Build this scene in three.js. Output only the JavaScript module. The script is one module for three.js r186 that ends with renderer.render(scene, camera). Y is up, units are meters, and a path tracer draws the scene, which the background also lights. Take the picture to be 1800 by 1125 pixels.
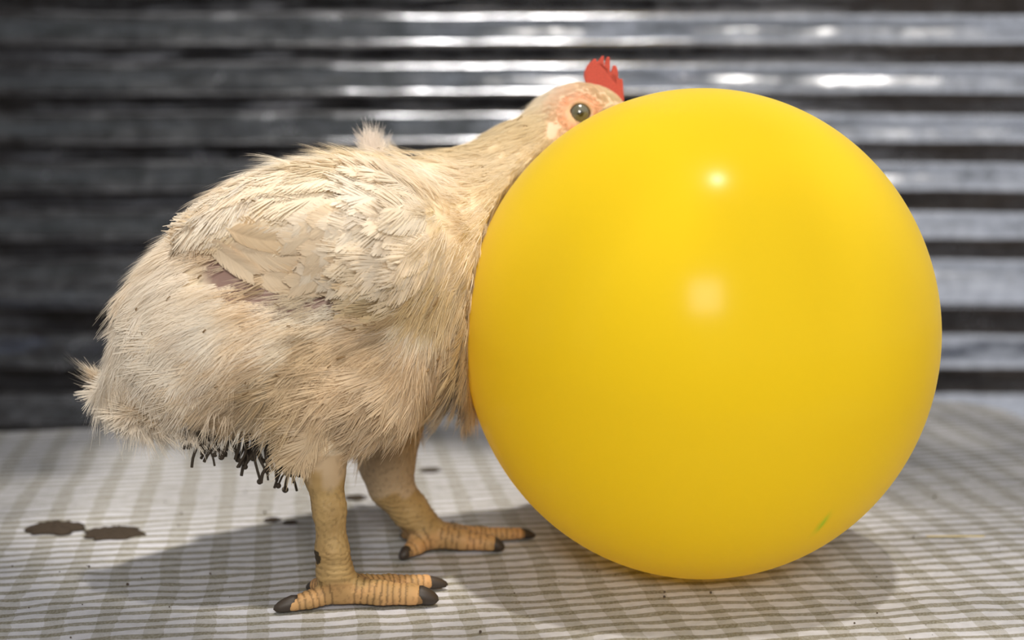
import * as THREE from 'three';
import { mergeGeometries } from 'three/addons/utils/BufferGeometryUtils.js';
import { RoundedBoxGeometry } from 'three/addons/geometries/RoundedBoxGeometry.js';
import { RectAreaLightUniformsLib } from 'three/addons/lights/RectAreaLightUniformsLib.js';
import { createNoise3D, createNoise2D } from 'simplex-noise';

// ---------- camera, sky, sun, exposure ----------
const scene = new THREE.Scene();
const camera = new THREE.PerspectiveCamera(25.16, 1800 / 1125, 0.05, 200);
camera.position.set(0, 0.42, 1.2);
camera.rotation.x = -Math.PI / 20;
camera.focus = 1.165;
camera.userData.fStop = 2.5;
const renderer = new THREE.WebGLRenderer({ antialias: true });
renderer.toneMapping = THREE.LinearToneMapping;
renderer.toneMappingExposure = 1.06;
renderer.shadowMap.enabled = true;

{ // hazy bright sky
  const W = 64, H = 32, d = new Float32Array(W * H * 4);
  for (let r = 0; r < H; r++) {
    const e = Math.max(0, (r + 0.5) / H * 2 - 1), t = Math.pow(e, 0.6);
    for (let c = 0; c < W; c++) d.set([0.99 - 0.14 * t, 0.99 - 0.11 * t, 1.0 - 0.05 * t, 1], (r * W + c) * 4);
  }
  const t = new THREE.DataTexture(d, W, H, THREE.RGBAFormat, THREE.FloatType);
  t.mapping = THREE.EquirectangularReflectionMapping; t.magFilter = THREE.LinearFilter; t.needsUpdate = true;
  scene.background = t; scene.environment = t;
  scene.backgroundIntensity = 0.60; scene.environmentIntensity = 0.60;
}
const sun = new THREE.DirectionalLight(new THREE.Color(1.0, 0.93, 0.83), 3.2);
sun.name = 'sun';
sun.position.set(0.36, 3.9, 0.72); sun.target.position.set(0, 0, 0);
sun.castShadow = true; sun.shadow.radius = 5; sun.shadow.mapSize.set(2048, 2048);
Object.assign(sun.shadow.camera, { left: -3, right: 3, top: 3, bottom: -3, near: 0.1, far: 10 });
scene.add(sun, sun.target);

// soft lamp standing behind and above the camera (its glint shows on the balloon, in the eye and on every ridge of the metal)
RectAreaLightUniformsLib.init();
const LAMP = { at: new THREE.Vector3(0.02, 1.08, 1.95), aim: new THREE.Vector3(0, 0.2, 0), size: 0.5, power: 35 };
const lampLight = new THREE.RectAreaLight(new THREE.Color(1, 0.96, 0.9), LAMP.power, LAMP.size, LAMP.size);
lampLight.name = 'softbox'; lampLight.position.copy(LAMP.at); lampLight.lookAt(LAMP.aim); scene.add(lampLight);

// ---------- helpers ----------
function rng(seed) { let a = seed | 0; return () => { a = (a + 0x6d2b79f5) | 0; let t = Math.imul(a ^ (a >>> 15), 1 | a); t = (t + Math.imul(t ^ (t >>> 7), 61 | t)) ^ t; return ((t ^ (t >>> 14)) >>> 0) / 4294967296; }; }
const R0 = rng(11);
const n3 = createNoise3D(rng(5)), n2 = createNoise2D(rng(6));
const V = (x, y, z) => new THREE.Vector3(x, y, z);
const lerp = THREE.MathUtils.lerp, clamp = THREE.MathUtils.clamp, sst = THREE.MathUtils.smoothstep;
const lin = (r, g, b) => new THREE.Color().setRGB(r, g, b);
function std(o) { return new THREE.MeshStandardMaterial({ roughness: 0.9, ...o }); }
function phys(o) { return new THREE.MeshPhysicalMaterial({ roughness: 0.9, ...o }); }
function mesh(name, g, m, parent = scene) { const o = new THREE.Mesh(g, m); o.name = name; o.castShadow = o.receiveShadow = true; parent.add(o); return o; }
function tag(o, label, category, group, kind) { if (label) o.userData.label = label; if (category) o.userData.category = category; if (group) o.userData.group = group; if (kind) o.userData.kind = kind; return o; }
function dtex(w, h, fn, srgb = true) {
  const d = new Uint8Array(w * h * 4);
  for (let y = 0; y < h; y++) for (let x = 0; x < w; x++) { const c = fn(x, y); const i = (y * w + x) * 4; d[i] = clamp(c[0], 0, 255); d[i + 1] = clamp(c[1], 0, 255); d[i + 2] = clamp(c[2], 0, 255); d[i + 3] = 255; }
  const t = new THREE.DataTexture(d, w, h); t.magFilter = THREE.LinearFilter; t.minFilter = THREE.LinearFilter; t.wrapS = t.wrapT = THREE.RepeatWrapping;
  if (srgb) t.colorSpace = THREE.SRGBColorSpace; t.needsUpdate = true; return t;
}

// ---------- ground ----------
{
  const g = new THREE.PlaneGeometry(24, 24, 60, 60); g.rotateX(-Math.PI / 2);
  const p = g.attributes.position; for (let i = 0; i < p.count; i++) p.setY(i, 0.02 * n2(p.getX(i) * 0.8, p.getZ(i) * 0.8));
  g.translate(0, -0.76, 0); g.computeVertexNormals();
  const t = dtex(256, 256, (x, y) => { const v = 1 + 0.25 * n2(x * 0.09, y * 0.09) + 0.15 * n2(x * 0.4, y * 0.4); return [44 * v, 38 * v, 33 * v]; });
  t.repeat.set(16, 16);
  tag(mesh('floor', g, std({ map: t, roughness: 1 })), 'dark trodden earth below the table', 'ground', null, 'structure');
}

// ---------- corrugated metal sheets ----------
const galvTex = dtex(1024, 256, (x, y) => {
  const s = n2(x * 0.035, y * 0.05) * 0.5 + n2(x * 0.11 + 40, y * 0.13) * 0.35 + n2(x * 0.008 + 9, y * 0.03) * 0.4;
  const v = 216 + 22 * s; return [v, v + 1, v + 4];
});
const galvRough = dtex(512, 128, (x, y) => { const s = n2(x * 0.05 + 3, y * 0.07) * 0.5 + n2(x * 0.016, y * 0.05 + 7) * 0.5; const v = 52 + 24 * s; return [v, v, v]; }, false);
function sheet(name, x0, x1, prof, z0, label) {
  const NX = 140, th = 0.0012, pos = [], uv = [], idx = [], m = prof.length;
  for (let side = 0; side < 2; side++) for (let j = 0; j < m; j++) for (let i = 0; i <= NX; i++) {
    const x = lerp(x0, x1, i / NX), [y, z] = prof[j];
    const w = 0.0022 * n2(x * 2.2 + 7, y * 9) + 0.0010 * n2(x * 9, y * 22 + 3) + 0.0011 * n2(x * 5 + 31, y * 15);
    pos.push(x, y + 0.0015 * n2(x * 1.3, 5), z0 + z + w - side * th); uv.push((x + 2) * 0.9, y * 3.2);
  }
  const at = (s, j, i) => s * m * (NX + 1) + j * (NX + 1) + i;
  for (let j = 0; j < m - 1; j++) for (let i = 0; i < NX; i++) {
    idx.push(at(0, j, i), at(0, j, i + 1), at(0, j + 1, i + 1), at(0, j, i), at(0, j + 1, i + 1), at(0, j + 1, i));
    idx.push(at(1, j, i), at(1, j + 1, i + 1), at(1, j, i + 1), at(1, j, i), at(1, j + 1, i), at(1, j + 1, i + 1));
  }
  for (const j of [0, m - 1]) for (let i = 0; i < NX; i++) idx.push(at(0, j, i), at(1, j, i), at(1, j, i + 1), at(0, j, i), at(1, j, i + 1), at(0, j, i + 1));
  const g = new THREE.BufferGeometry(); g.setAttribute('position', new THREE.Float32BufferAttribute(pos, 3)); g.setAttribute('uv', new THREE.Float32BufferAttribute(uv, 2)); g.setIndex(idx); g.computeVertexNormals();
  const o = mesh(name, g, std({ map: galvTex, color: lin(0.96, 0.97, 1.0), metalness: 1, roughness: 1, roughnessMap: galvRough, side: THREE.DoubleSide }));
  return tag(o, label, 'metal sheet');
}
const WZ = -1.05;
// one ridge: a long face turned up and a short face turned down, with rounded folds; phase 0 = middle of the short face
function ridge(t, depth, share, round) {
  const tri = (q) => { q -= Math.floor(q + share / 2); return q < share / 2 ? q / share : 0.5 - (q - share / 2) / (1 - share); };
  let z = 0; for (let k = -4; k <= 4; k++) z += tri(t + k / 4 * round); return depth * z / 9;
}
{ // upper sheet: crests every 76 mm, ends in a lip lapping over the lower sheet
  const prof = [], p = 0.0756, yd = 0.4793;
  for (let y = 0.118; y <= 1.7; y += p / 28) prof.push([y, 0.75 * ridge((y - yd) / p, 0.0205, 0.45, 0.06) + 0.0038 * Math.sin((y - yd) / p * 2 * Math.PI)]);
  const z = prof[0][1]; prof.unshift([0.094, z + 0.010], [0.100, z + 0.0075], [0.112, z + 0.002]);
  sheet('corrugated_sheet', -1.9, 1.9, prof, WZ, 'upper corrugated metal sheet with narrow ridges behind the chicken and the balloon');
  const prof2 = [], q = 0.0975, yd2 = 0.0568;
  for (let y = -0.74; y <= 0.16; y += q / 28) prof2.push([y, 0.75 * ridge((y - yd2) / q, 0.026, 0.50, 0.06) + 0.0045 * Math.sin((y - yd2) / q * 2 * Math.PI)]);
  sheet('corrugated_sheet_001', -1.9, 1.9, prof2, WZ - 0.035, 'lower corrugated metal sheet with wider ridges, tucked under the upper sheet, behind the table edge');
}

// ---------- surroundings out of the frame: added dark wall behind the camera, tree overhead ----------
{
  const w = new THREE.Group(); w.name = 'added_wall_back'; w.userData.kind = 'structure'; w.userData.label = 'unseen dark board wall added behind the camera to darken reflections'; scene.add(w); w.position.set(0, -0.76, 3.1);  // unseen wall, added so the left of the metal reflects something dark
  const m = [0x2a2420, 0x241f1c, 0x302923].map((c) => std({ color: c, roughness: 0.9 })), g = new RoundedBoxGeometry(0.245, 3.7, 0.03, 1, 0.004);
  for (let i = 0; i < 15; i++) { const o = mesh('plank', g, m[i % 3], w); o.position.set(-0.35 - i * 0.25, 1.85, 0.004 * (i % 2)); }
}
{
  const l = new THREE.Group(); l.name = 'softbox_lamp'; l.position.set(LAMP.at.x, -0.76, LAMP.at.z + 0.1); scene.add(l); tag(l, 'square studio softbox on a stand behind the camera', 'lamp');
  const dark = std({ color: 0x141414, roughness: 0.6 }), h = new THREE.Group(); h.name = 'lamp_head'; l.add(h); h.position.copy(LAMP.at).sub(l.position); h.lookAt(LAMP.aim.clone()); 
  const S = LAMP.size, box = new THREE.CylinderGeometry(S * 0.72, 0.08, 0.16, 4, 1, true).rotateY(Math.PI / 4).rotateX(Math.PI / 2).translate(0, 0, -0.09);
  mesh('housing', box, std({ color: 0x141414, roughness: 0.6, side: THREE.DoubleSide }), h);
  const d = mesh('lamp_diffuser', new THREE.PlaneGeometry(S, S).translate(0, 0, -0.006), new THREE.MeshStandardMaterial({ color: 0xffffff, emissive: 0xfff4e6, emissiveIntensity: 2.0 }), h); d.castShadow = false;
  const pole = mesh('pole', new THREE.CylinderGeometry(0.012, 0.015, LAMP.at.y + 0.72, 12).translate(0, (LAMP.at.y + 0.72) / 2 + 0.02, 0.03), dark, l);
  for (let k = 0; k < 3; k++) { const g = new THREE.CylinderGeometry(0.008, 0.008, 0.55, 8).translate(0, 0.275, 0).rotateZ(1.0).translate(0.463, 0.012, 0).rotateY(k * 2.094 + 0.5).translate(0, 0, 0.03); mesh('leg', g, dark, l); }
}
{
  const tree = new THREE.Group(); tree.name = 'tree'; tree.position.set(-1.7, -0.76, 0.7); scene.add(tree); tag(tree, 'leafy shade tree standing left of the table and reaching over it', 'tree');
  const bark = std({ color: 0x4a3d31, roughness: 1 }), limb = (a, b, c, r0, r1, name) => {
    const cv = new THREE.CatmullRomCurve3([a, b, c]), g = new THREE.TubeGeometry(cv, 14, 1, 9), p = g.attributes.position;
    for (let i = 0; i < p.count; i++) { const t = Math.floor(i / 10) / 14, q = cv.getPointAt(t), r = lerp(r0, r1, t); p.setXYZ(i, q.x + (p.getX(i) - q.x) * r, q.y + (p.getY(i) - q.y) * r, q.z + (p.getZ(i) - q.z) * r); }
    g.computeVertexNormals(); const o = mesh(name, g, bark, tree); o.position.sub(tree.position); return o;
  };
  limb(V(-1.7, -0.80, 0.7), V(-1.74, 0.8, 0.72), V(-1.6, 2.4, 0.6), 0.14, 0.08, 'trunk');
  for (const [x, z] of [[1.2, -1.3], [0.4, -1.6], [-0.6, 1.9], [-2.8, 1.6], [-2.4, -1.2], [1.5, 1.6], [-0.6, 0.2]]) limb(V(-1.66, 1.7, 0.64), V(lerp(-1.6, x, 0.5), 2.65, lerp(0.6, z, 0.5)), V(x, 3.0, z), 0.05, 0.012, 'branch');
  const lg = new THREE.BufferGeometry(); // leaf blade folded along its midrib
  lg.setAttribute('position', new THREE.Float32BufferAttribute([0, 0, 0, 0.3, 0.35, 0.06, 0.22, 0.72, 0.05, 0, 1, -0.06, -0.22, 0.72, 0.05, -0.3, 0.35, 0.06, 0, 0.4, 0, 0, 0.75, -0.02], 3)); lg.setIndex([0, 1, 6, 1, 2, 7, 1, 7, 6, 2, 3, 7, 0, 6, 5, 5, 6, 7, 5, 7, 4, 4, 7, 3]); lg.computeVertexNormals();
  const r = rng(900), m = [], c = [], q = new THREE.Quaternion(), M = new THREE.Matrix4(), nn = createNoise2D(rng(901));
  const sx = 0.36 / 3.9, sz = 0.72 / 3.9; // how far the sun's rays lean per metre
  for (let i = 0; i < 60000 && c.length < 3 * 14000; i++) {
    const x = -3.2 + 5.2 * r(), z = -2.0 + 4.9 * r(), y = 2.35 + 0.9 * r();
    const gx = x - sx * y, gz = z - sz * y; // where its shadow falls on the table
    const hole = Math.hypot((gx + 0.07) / 0.47, (gz + 0.20) / 0.31);
    let den = 0.35 + 0.75 * nn(x * 1.1, z * 1.1) + 0.35 * nn(x * 3, z * 3) + 0.85 * (1 - sst(x, -0.6, 0.4)) - 0.75 * sst(x, 0.1, 0.9) * sst(z, 0.5, 1.1) - 0.2 * sst(x, 0.9, 1.5);
    if (gz < -0.7) den = Math.max(den, 0.3 + 0.9 * nn(gx * 3.5, 7 + gz)); if (hole < 1) den = -1; else if (hole < 1.9) den = Math.max(den, 0.35);
    if (r() > den) continue;
    q.setFromEuler(new THREE.Euler(-Math.PI / 2 + (r() - 0.5) * 1.3, (r() - 0.5) * 1.2, r() * 6.28)); const s = 0.07 + 0.05 * r();
    M.compose(V(x - tree.position.x, y - tree.position.y, z - tree.position.z), q, V(s, s, s)); m.push(...M.elements); const v = 0.7 + 0.5 * r(); c.push(0.060 * v, 0.078 * v, 0.040 * v);
  }
  const o = new THREE.InstancedMesh(lg, phys({ color: 0xffffff, roughness: 0.75, side: THREE.DoubleSide }), m.length / 16); o.instanceMatrix.array.set(m); o.instanceColor = new THREE.InstancedBufferAttribute(new Float32Array(c), 3);
  o.name = 'foliage'; o.userData.kind = 'stuff'; o.castShadow = o.receiveShadow = true; tree.add(o); console.log('leaves', m.length / 16);
}

// ---------- table and gingham cloth ----------
const TA = 9.2 * Math.PI / 180, tdx = V(Math.cos(TA), 0, -Math.sin(TA)), tdz = V(Math.sin(TA), 0, Math.cos(TA)); // table's own axes
const TC = V(0.585, 0, -0.765).addScaledVector(tdx, -0.80).addScaledVector(tdz, 0.62); // centre of table top
const THX = 0.87, THZ = 0.62, TR = 0.11;
function tableSD(u, v) { const qx = Math.abs(u) - THX + TR, qz = Math.abs(v) - THZ + TR; return Math.hypot(Math.max(qx, 0), Math.max(qz, 0)) + Math.min(Math.max(qx, qz), 0) - TR; }
const toWorld = (u, y, v) => TC.clone().addScaledVector(tdx, u).addScaledVector(tdz, v).setY(y);
function clothY(u, v) { const s = 0.0007 * n2(u * 7, v * 11) + 0.0004 * n2(u * 22 + 4, v * 34); return s; }
{
  const NU = 300, NV = 240, L = 0.16, pos = [], uv = [], idx = [];
  for (let j = 0; j <= NV; j++) for (let i = 0; i <= NU; i++) {
    const u0 = lerp(-THX - L, THX + L, i / NU), v0 = lerp(-THZ - L, THZ + L, j / NV);
    const s = tableSD(u0, v0); let u = u0, v = v0, y = clothY(u0, v0);
    if (s > -0.012) {
      const e = 0.001, gx = (tableSD(u0 + e, v0) - tableSD(u0 - e, v0)) / (2 * e), gz = (tableSD(u0, v0 + e) - tableSD(u0, v0 - e)) / (2 * e), r = 0.012, a = Math.min((s + r) / r, Math.PI / 2);
      const out = r * Math.sin(a) - r, drop = r * (1 - Math.cos(a)) + Math.max(0, s + r - r * Math.PI / 2);
      const fold = Math.max(0, drop - r) * 0.18 * n2(u0 * 7, v0 * 7);
      u = u0 - gx * (s - out) + gx * fold; v = v0 - gz * (s - out) + gz * fold; y -= drop;
    }
    const w = toWorld(u, y, v); pos.push(w.x, w.y, w.z);
    uv.push((u0 + 0.004 * n2(u0 * 5, v0 * 5) + 0.0012 * n2(u0 * 25, v0 * 30)) / 0.328, (v0 + 0.004 * n2(u0 * 4 + 8, v0 * 5) + 0.0022 * n2(u0 * 16 + 3, v0 * 30)) / 0.2805);
  }
  for (let j = 0; j < NV; j++) for (let i = 0; i < NU; i++) { const a = j * (NU + 1) + i, b = a + 1, c = a + NU + 1, d = c + 1; idx.push(a, c, b, b, c, d); }
  const g = new THREE.BufferGeometry(); g.setAttribute('position', new THREE.Float32BufferAttribute(pos, 3)); g.setAttribute('uv', new THREE.Float32BufferAttribute(uv, 2)); g.setIndex(idx); g.computeVertexNormals();
  // woven check: 8 x 16 repeats in the tile
  const W = 2048, H = 1024, nt = createNoise2D(rng(77));
  const tex = dtex(W, H, (x, y) => {
    const cu = (x / W * 8) % 1, cv = (y / H * 16) % 1, jit = 0.03 * nt(x * 0.02, y * 0.02);
    const a = cu + jit < 0.40 ? 1 : 0, b = cv + jit < 0.42 ? 1 : 0;
    const th = (Math.floor(x / 5) + Math.floor(y / 3)) % 2;                       // threads over and under
    const dye = a && b ? 1.0 : a ? (th ? 0.52 : 0.12) : b ? (th ? 0.62 : 1.0) : 0;
    const f = 1 + 0.05 * nt(x * 0.3, y * 0.9) + 0.03 * nt(x * 0.01, y * 0.02), g2 = dye * (0.85 + 0.2 * nt(x * 0.05 + 9, y * 0.06));
    return [lerp(196, 122, g2) * f, lerp(196, 117, g2) * f, lerp(202, 99, g2) * f];
  });
  const bump = dtex(512, 512, (x, y) => { const v = 128 + 60 * Math.sin(x * Math.PI / 4) * Math.sin(y * Math.PI / 4) + 40 * n2(x * 0.1, y * 0.1); return [v, v, v]; }, false); bump.repeat.set(4, 4);
  tag(mesh('tablecloth', g, std({ map: tex, bumpMap: bump, bumpScale: 0.0004, roughness: 0.92, side: THREE.DoubleSide })), 'white cloth with beige woven checks spread over the table', 'tablecloth');
  const tb = new THREE.Group(); tb.name = 'table'; tag(tb, 'wooden table hidden under the checked cloth', 'table'); scene.add(tb); tb.position.copy(TC).setY(-0.76); tb.rotation.y = TA;
  const wood = std({ color: 0x6b4a2e, roughness: 0.7 });
  const rs = new THREE.Shape(), hx = THX - 0.022, hz = THZ - 0.022, rr = TR - 0.015; rs.moveTo(-hx + rr, -hz); rs.lineTo(hx - rr, -hz); rs.absarc(hx - rr, -hz + rr, rr, -Math.PI / 2, 0); rs.lineTo(hx, hz - rr); rs.absarc(hx - rr, hz - rr, rr, 0, Math.PI / 2); rs.lineTo(-hx + rr, hz); rs.absarc(-hx + rr, hz - rr, rr, Math.PI / 2, Math.PI); rs.lineTo(-hx, -hz + rr); rs.absarc(-hx + rr, -hz + rr, rr, Math.PI, Math.PI * 1.5);
  const top = mesh('table_top', new THREE.ExtrudeGeometry(rs, { depth: 0.03, bevelEnabled: true, bevelSize: 0.003, bevelThickness: 0.003, bevelSegments: 2 }).rotateX(-Math.PI / 2), wood, tb); top.position.y = 0.76 - 0.040;
  const corner = new RoundedBoxGeometry(0.06, 0.72, 0.06, 2, 0.006);
  for (const sx of [-1, 1]) for (const sz of [-1, 1]) { const l = mesh('leg', corner, wood, tb); l.position.set(sx * (THX - 0.16), 0.362, sz * (THZ - 0.16)); }
}

// ---------- balloon ----------
const BC = V(0.1615, 0.2130, -0.03), BRX = 0.2035, BRY = 0.2110;
const bal = (x, y, z) => { const dx = (x - BC.x) / BRX, dy = (y - BC.y) / BRY, dz = (z - BC.z) / BRX; return (Math.hypot(dx, dy, dz) - 1) * BRX; };
{
  const b = new THREE.Group(); b.name = 'balloon'; b.position.copy(BC).setY(0.0020); scene.add(b);
  tag(b, 'large round yellow latex balloon covering the chicken\'s beak and breast', 'balloon');
  const g = new THREE.SphereGeometry(1, 288, 200), p = g.attributes.position, kd = V(0.72, -0.18, -0.67).normalize(), v = V(), smear = V(0.41, -0.61, 0.68).normalize();
  const side = V(0.42, 0.9, 0.1).addScaledVector(smear, -V(0.42, 0.9, 0.1).dot(smear)).normalize(), cross = smear.clone().cross(side), col = [];
  for (let i = 0; i < p.count; i++) {
    v.fromBufferAttribute(p, i); const c = v.dot(kd), a = Math.acos(clamp(c, -1, 1)), k = Math.exp(-a * a / 0.018);
    const ang = Math.atan2(v.y, v.x - v.z), r = 1 + 0.07 * k + 0.002 * Math.exp(-a * a / 0.12) * Math.sin(ang * 26);
    const s1 = v.dot(side), s2 = v.dot(cross) - 0.25 * s1, m = v.dot(smear) > 0 ? Math.exp(-(s1 * s1) / 0.0022 - (s2 * s2) / 0.00022) : 0;
    p.setXYZ(i, v.x * r * BRX, v.y * r * BRY, v.z * r * BRX);
    col.push(lerp(1, 0.45, m), lerp(1, 0.95, m), 1);
  }
  g.setAttribute('color', new THREE.Float32BufferAttribute(col, 3)); g.computeVertexNormals();
  const rubber = phys({ color: lin(0.98, 0.75, 0.016), roughness: 1, transmission: 0.50, thickness: 0, clearcoat: 0.20, clearcoatRoughness: 0.20, specularIntensity: 0.2, vertexColors: true, side: THREE.DoubleSide });
  const skin = mesh('balloon_skin', g, rubber, b); skin.position.y = BC.y - 0.0020;
  const knotM = phys({ color: lin(0.80, 0.42, 0.01), roughness: 0.5, clearcoat: 0.5 });
  const kg = mergeGeometries([new THREE.TorusGeometry(0.006, 0.0045, 10, 20), new THREE.LatheGeometry([[0.004, 0], [0.0055, 0.006], [0.009, 0.014], [0.013, 0.017], [0.0125, 0.0185], [0.008, 0.016], [0.0045, 0.006]].map(([x, y]) => new THREE.Vector2(x, y)), 20).rotateX(Math.PI / 2)]);
  const k = mesh('knot', kg, knotM, b); k.position.copy(kd).multiplyScalar(BRX * 1.075).add(V(0, BC.y - 0.0020, 0)); k.quaternion.setFromUnitVectors(V(0, 0, 1), kd);
}

// ---------- chicken: signed distance field ----------
const smin = (a, b, k) => { const h = Math.max(k - Math.abs(a - b), 0) / k; return Math.min(a, b) - h * h * k * 0.25; };
const smax = (a, b, k) => -smin(-a, -b, k);
const zmid = (x) => -0.026 - 0.28 * (clamp(x, -0.4, 0.0) + 0.13);
function ell(x, y, z, c, r, rot = 0) {
  let dx = x - c[0], dy = y - c[1]; const dz = z - c[2];
  if (rot) { const s = Math.sin(rot), q = Math.cos(rot), t = dx * q + dy * s; dy = -dx * s + dy * q; dx = t; }
  const a = dx / r[0], b = dy / r[1], d = dz / r[2], k0 = Math.sqrt(a * a + b * b + d * d), k1 = Math.sqrt((a / r[0]) ** 2 + (b / r[1]) ** 2 + (d / r[2]) ** 2);
  return k1 < 1e-9 ? -Math.min(...r) : k0 * (k0 - 1) / k1;
}
const last = { t: 0 };
function cone(x, y, z, a, b) { // tapered capsule a=[x,y,z,r]
  const bx = b[0] - a[0], by = b[1] - a[1], bz = b[2] - a[2], px = x - a[0], py = y - a[1], pz = z - a[2];
  const t = clamp((px * bx + py * by + pz * bz) / (bx * bx + by * by + bz * bz), 0, 1); last.t = t;
  return Math.hypot(px - bx * t, py - by * t, pz - bz * t) - lerp(a[3], b[3], t);
}
const chain = (x, y, z, pts, k) => { let d = 9; for (let i = 0; i + 1 < pts.length; i++) d = smin(d, cone(x, y, z, pts[i], pts[i + 1]), k); return d; };
// near leg and far leg: shank, then toes; [x, y, z, radius]
const legN = [[-0.150, 0.160, 0.042, 0.026], [-0.1535, 0.118, 0.048, 0.0165], [-0.149, 0.084, 0.050, 0.0124], [-0.1475, 0.050, 0.050, 0.0122], [-0.146, 0.030, 0.047, 0.0135], [-0.141, 0.016, 0.044, 0.0125]];
const toesN = [
  [[-0.143, 0.0135, 0.044, 0.0100], [-0.1665, 0.0085, 0.056, 0.0072], [-0.1785, 0.0068, 0.0605, 0.0066]],
  [[-0.139, 0.0150, 0.046, 0.0110], [-0.108, 0.0105, 0.046, 0.0100], [-0.083, 0.0092, 0.0455, 0.0088], [-0.0765, 0.0082, 0.0455, 0.0074]],
  [[-0.137, 0.0150, 0.038, 0.0095], [-0.104, 0.0090, 0.018, 0.0078], [-0.0735, 0.0070, 0.008, 0.0064]],
  [[-0.148, 0.0150, 0.036, 0.0080], [-0.165, 0.0075, 0.016, 0.0060]],
];
for (const t of [legN, ...toesN]) for (const q of t) q[2] += 0.018;
const clawsN = [[[-0.1785, 0.0068, 0.0605], [-0.1925, 0.0035, 0.0660], 0.0064], [[-0.0765, 0.0085, 0.0455], [-0.0625, 0.0040, 0.0455], 0.0078], [[-0.0735, 0.0072, 0.008], [-0.0565, 0.0035, 0.0045], 0.0058], [[-0.165, 0.0075, 0.016], [-0.174, 0.0035, 0.009], 0.0050]];
for (const t of clawsN) { t[0][2] += 0.018; t[1][2] += 0.018; }
const legF = [[-0.112, 0.125, -0.085, 0.033], [-0.1145, 0.085, -0.090, 0.0245], [-0.1115, 0.064, -0.092, 0.0195], [-0.095, 0.040, -0.096, 0.0160], [-0.083, 0.022, -0.098, 0.0150], [-0.0765, 0.014, -0.098, 0.0120]];
const toesF = [
  [[-0.079, 0.014, -0.096, 0.0110], [-0.0885, 0.0085, -0.080, 0.0078], [-0.0955, 0.0065, -0.0700, 0.0062]],
  [[-0.075, 0.0145, -0.097, 0.0120], [-0.045, 0.0105, -0.094, 0.0095], [-0.0200, 0.0082, -0.0910, 0.0078]],
  [[-0.070, 0.0145, -0.101, 0.0110], [-0.030, 0.0085, -0.116, 0.0075], [0.0085, 0.0065, -0.1260, 0.0058]],
  [[-0.084, 0.0120, -0.106, 0.0080], [-0.098, 0.0070, -0.124, 0.0060]],
];
for (const t of [legF, ...toesF]) for (const q of t) q[2] += 0.014;
const clawsF = [[[-0.0955, 0.0068, -0.0700], [-0.1000, 0.0035, -0.0630], 0.0058], [[-0.0200, 0.0082, -0.0910], [-0.0085, 0.0040, -0.0890], 0.0072], [[0.0085, 0.0065, -0.1260], [0.0210, 0.0035, -0.1290], 0.0052], [[-0.098, 0.0072, -0.124], [-0.105, 0.0035, -0.131], 0.0048]];
for (const t of clawsF) { t[0][2] += 0.014; t[1][2] += 0.014; }
function footD(x, y, z, leg, toes) {
  let d = chain(x, y, z, leg, 0.008), near = 9; last.ring = 0;
  for (const t of toes) {
    let dt = 9, s0 = 0, ring = 0;
    for (let i = 0; i + 1 < t.length; i++) {
      const c = cone(x, y, z, t[i], t[i + 1]), len = Math.hypot(t[i + 1][0] - t[i][0], t[i + 1][1] - t[i][1], t[i + 1][2] - t[i][2]);
      if (c < dt) ring = s0 + last.t * len; dt = smin(dt, c, 0.004); s0 += len;
    }
    if (dt < near) { near = dt; last.ring = ring; }
    dt -= 0.0007 * Math.abs(Math.sin(ring * Math.PI / 0.0052)) * (ring > 0.008 ? 1 : 0);
    d = smin(d, dt, 0.007);
  }
  // wrinkles above the toes, small scales up the shank
  const lowShank = sst(y, 0.018, 0.026) * (1 - sst(y, 0.048, 0.058));
  d -= 0.0006 * lowShank * Math.abs(Math.sin(y * 620 + 1.5 * n3(x * 60, y * 20, z * 60)));
  d -= 0.00035 * sst(y, 0.045, 0.06) * (1 - sst(y, 0.11, 0.13)) * (n3(x * 210, y * 190, z * 210));
  return smax(d, 0.0022 - y, 0.004);
}
const WING = { c: [-0.158, 0.3130, 0.056], r: [0.083, 0.044, 0.036], rot: -0.02 };
const HEAD = V(0.0612, 0.4020, -0.1200), EAR = V(HEAD.x - 0.028, HEAD.y - 0.0150, HEAD.z + 0.0245);
function torsoD(x, y, z) {
  const zc = zmid(x), Z = z - zc;
  let d = ell(x, y, Z, [-0.142, 0.272, 0], [0.104, 0.094, 0.090], 0.20);
  d = smin(d, ell(x, y, Z, [-0.172, 0.215, 0], [0.116, 0.058, 0.096], -0.05), 0.05);
  d = smin(d, ell(x, y, Z, [-0.232, 0.235, 0], [0.062, 0.084, 0.068], -0.40), 0.05);
  d = smin(d, cone(x, y, Z, [-0.258, 0.242, 0, 0.042], [-0.306, 0.192, 0, 0.021]), 0.04);
  d = smin(d, ell(x, y, Z, [-0.210, 0.194, 0], [0.066, 0.036, 0.070], -0.20), 0.03);
  d = smin(d, ell(x, y, Z, [-0.082, 0.242, 0], [0.066, 0.080, 0.082]), 0.05);
  d = smin(d, ell(x, y, z, [-0.140, 0.196, 0.046], [0.064, 0.048, 0.042]), 0.03);
  d = smin(d, chain(x, y, z, [[-0.085, 0.286, -0.048, 0.058], [-0.032, 0.318, -0.074, 0.043], [0.008, 0.353, -0.100, 0.033], [0.038, 0.383, -0.118, 0.026]], 0.03), 0.045);
  d = smin(d, ell(x, y, z, WING.c, WING.r, WING.rot), Math.max(lerp(0.012, 0.050, sst(y, 0.285, 0.325)), lerp(0.012, 0.080, sst(x, -0.135, -0.085))));
  d = smin(d, ell(x, y, 2 * zc - z, [WING.c[0], WING.c[1], WING.c[2]], WING.r, WING.rot), 0.014);
  return d;
}
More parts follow.
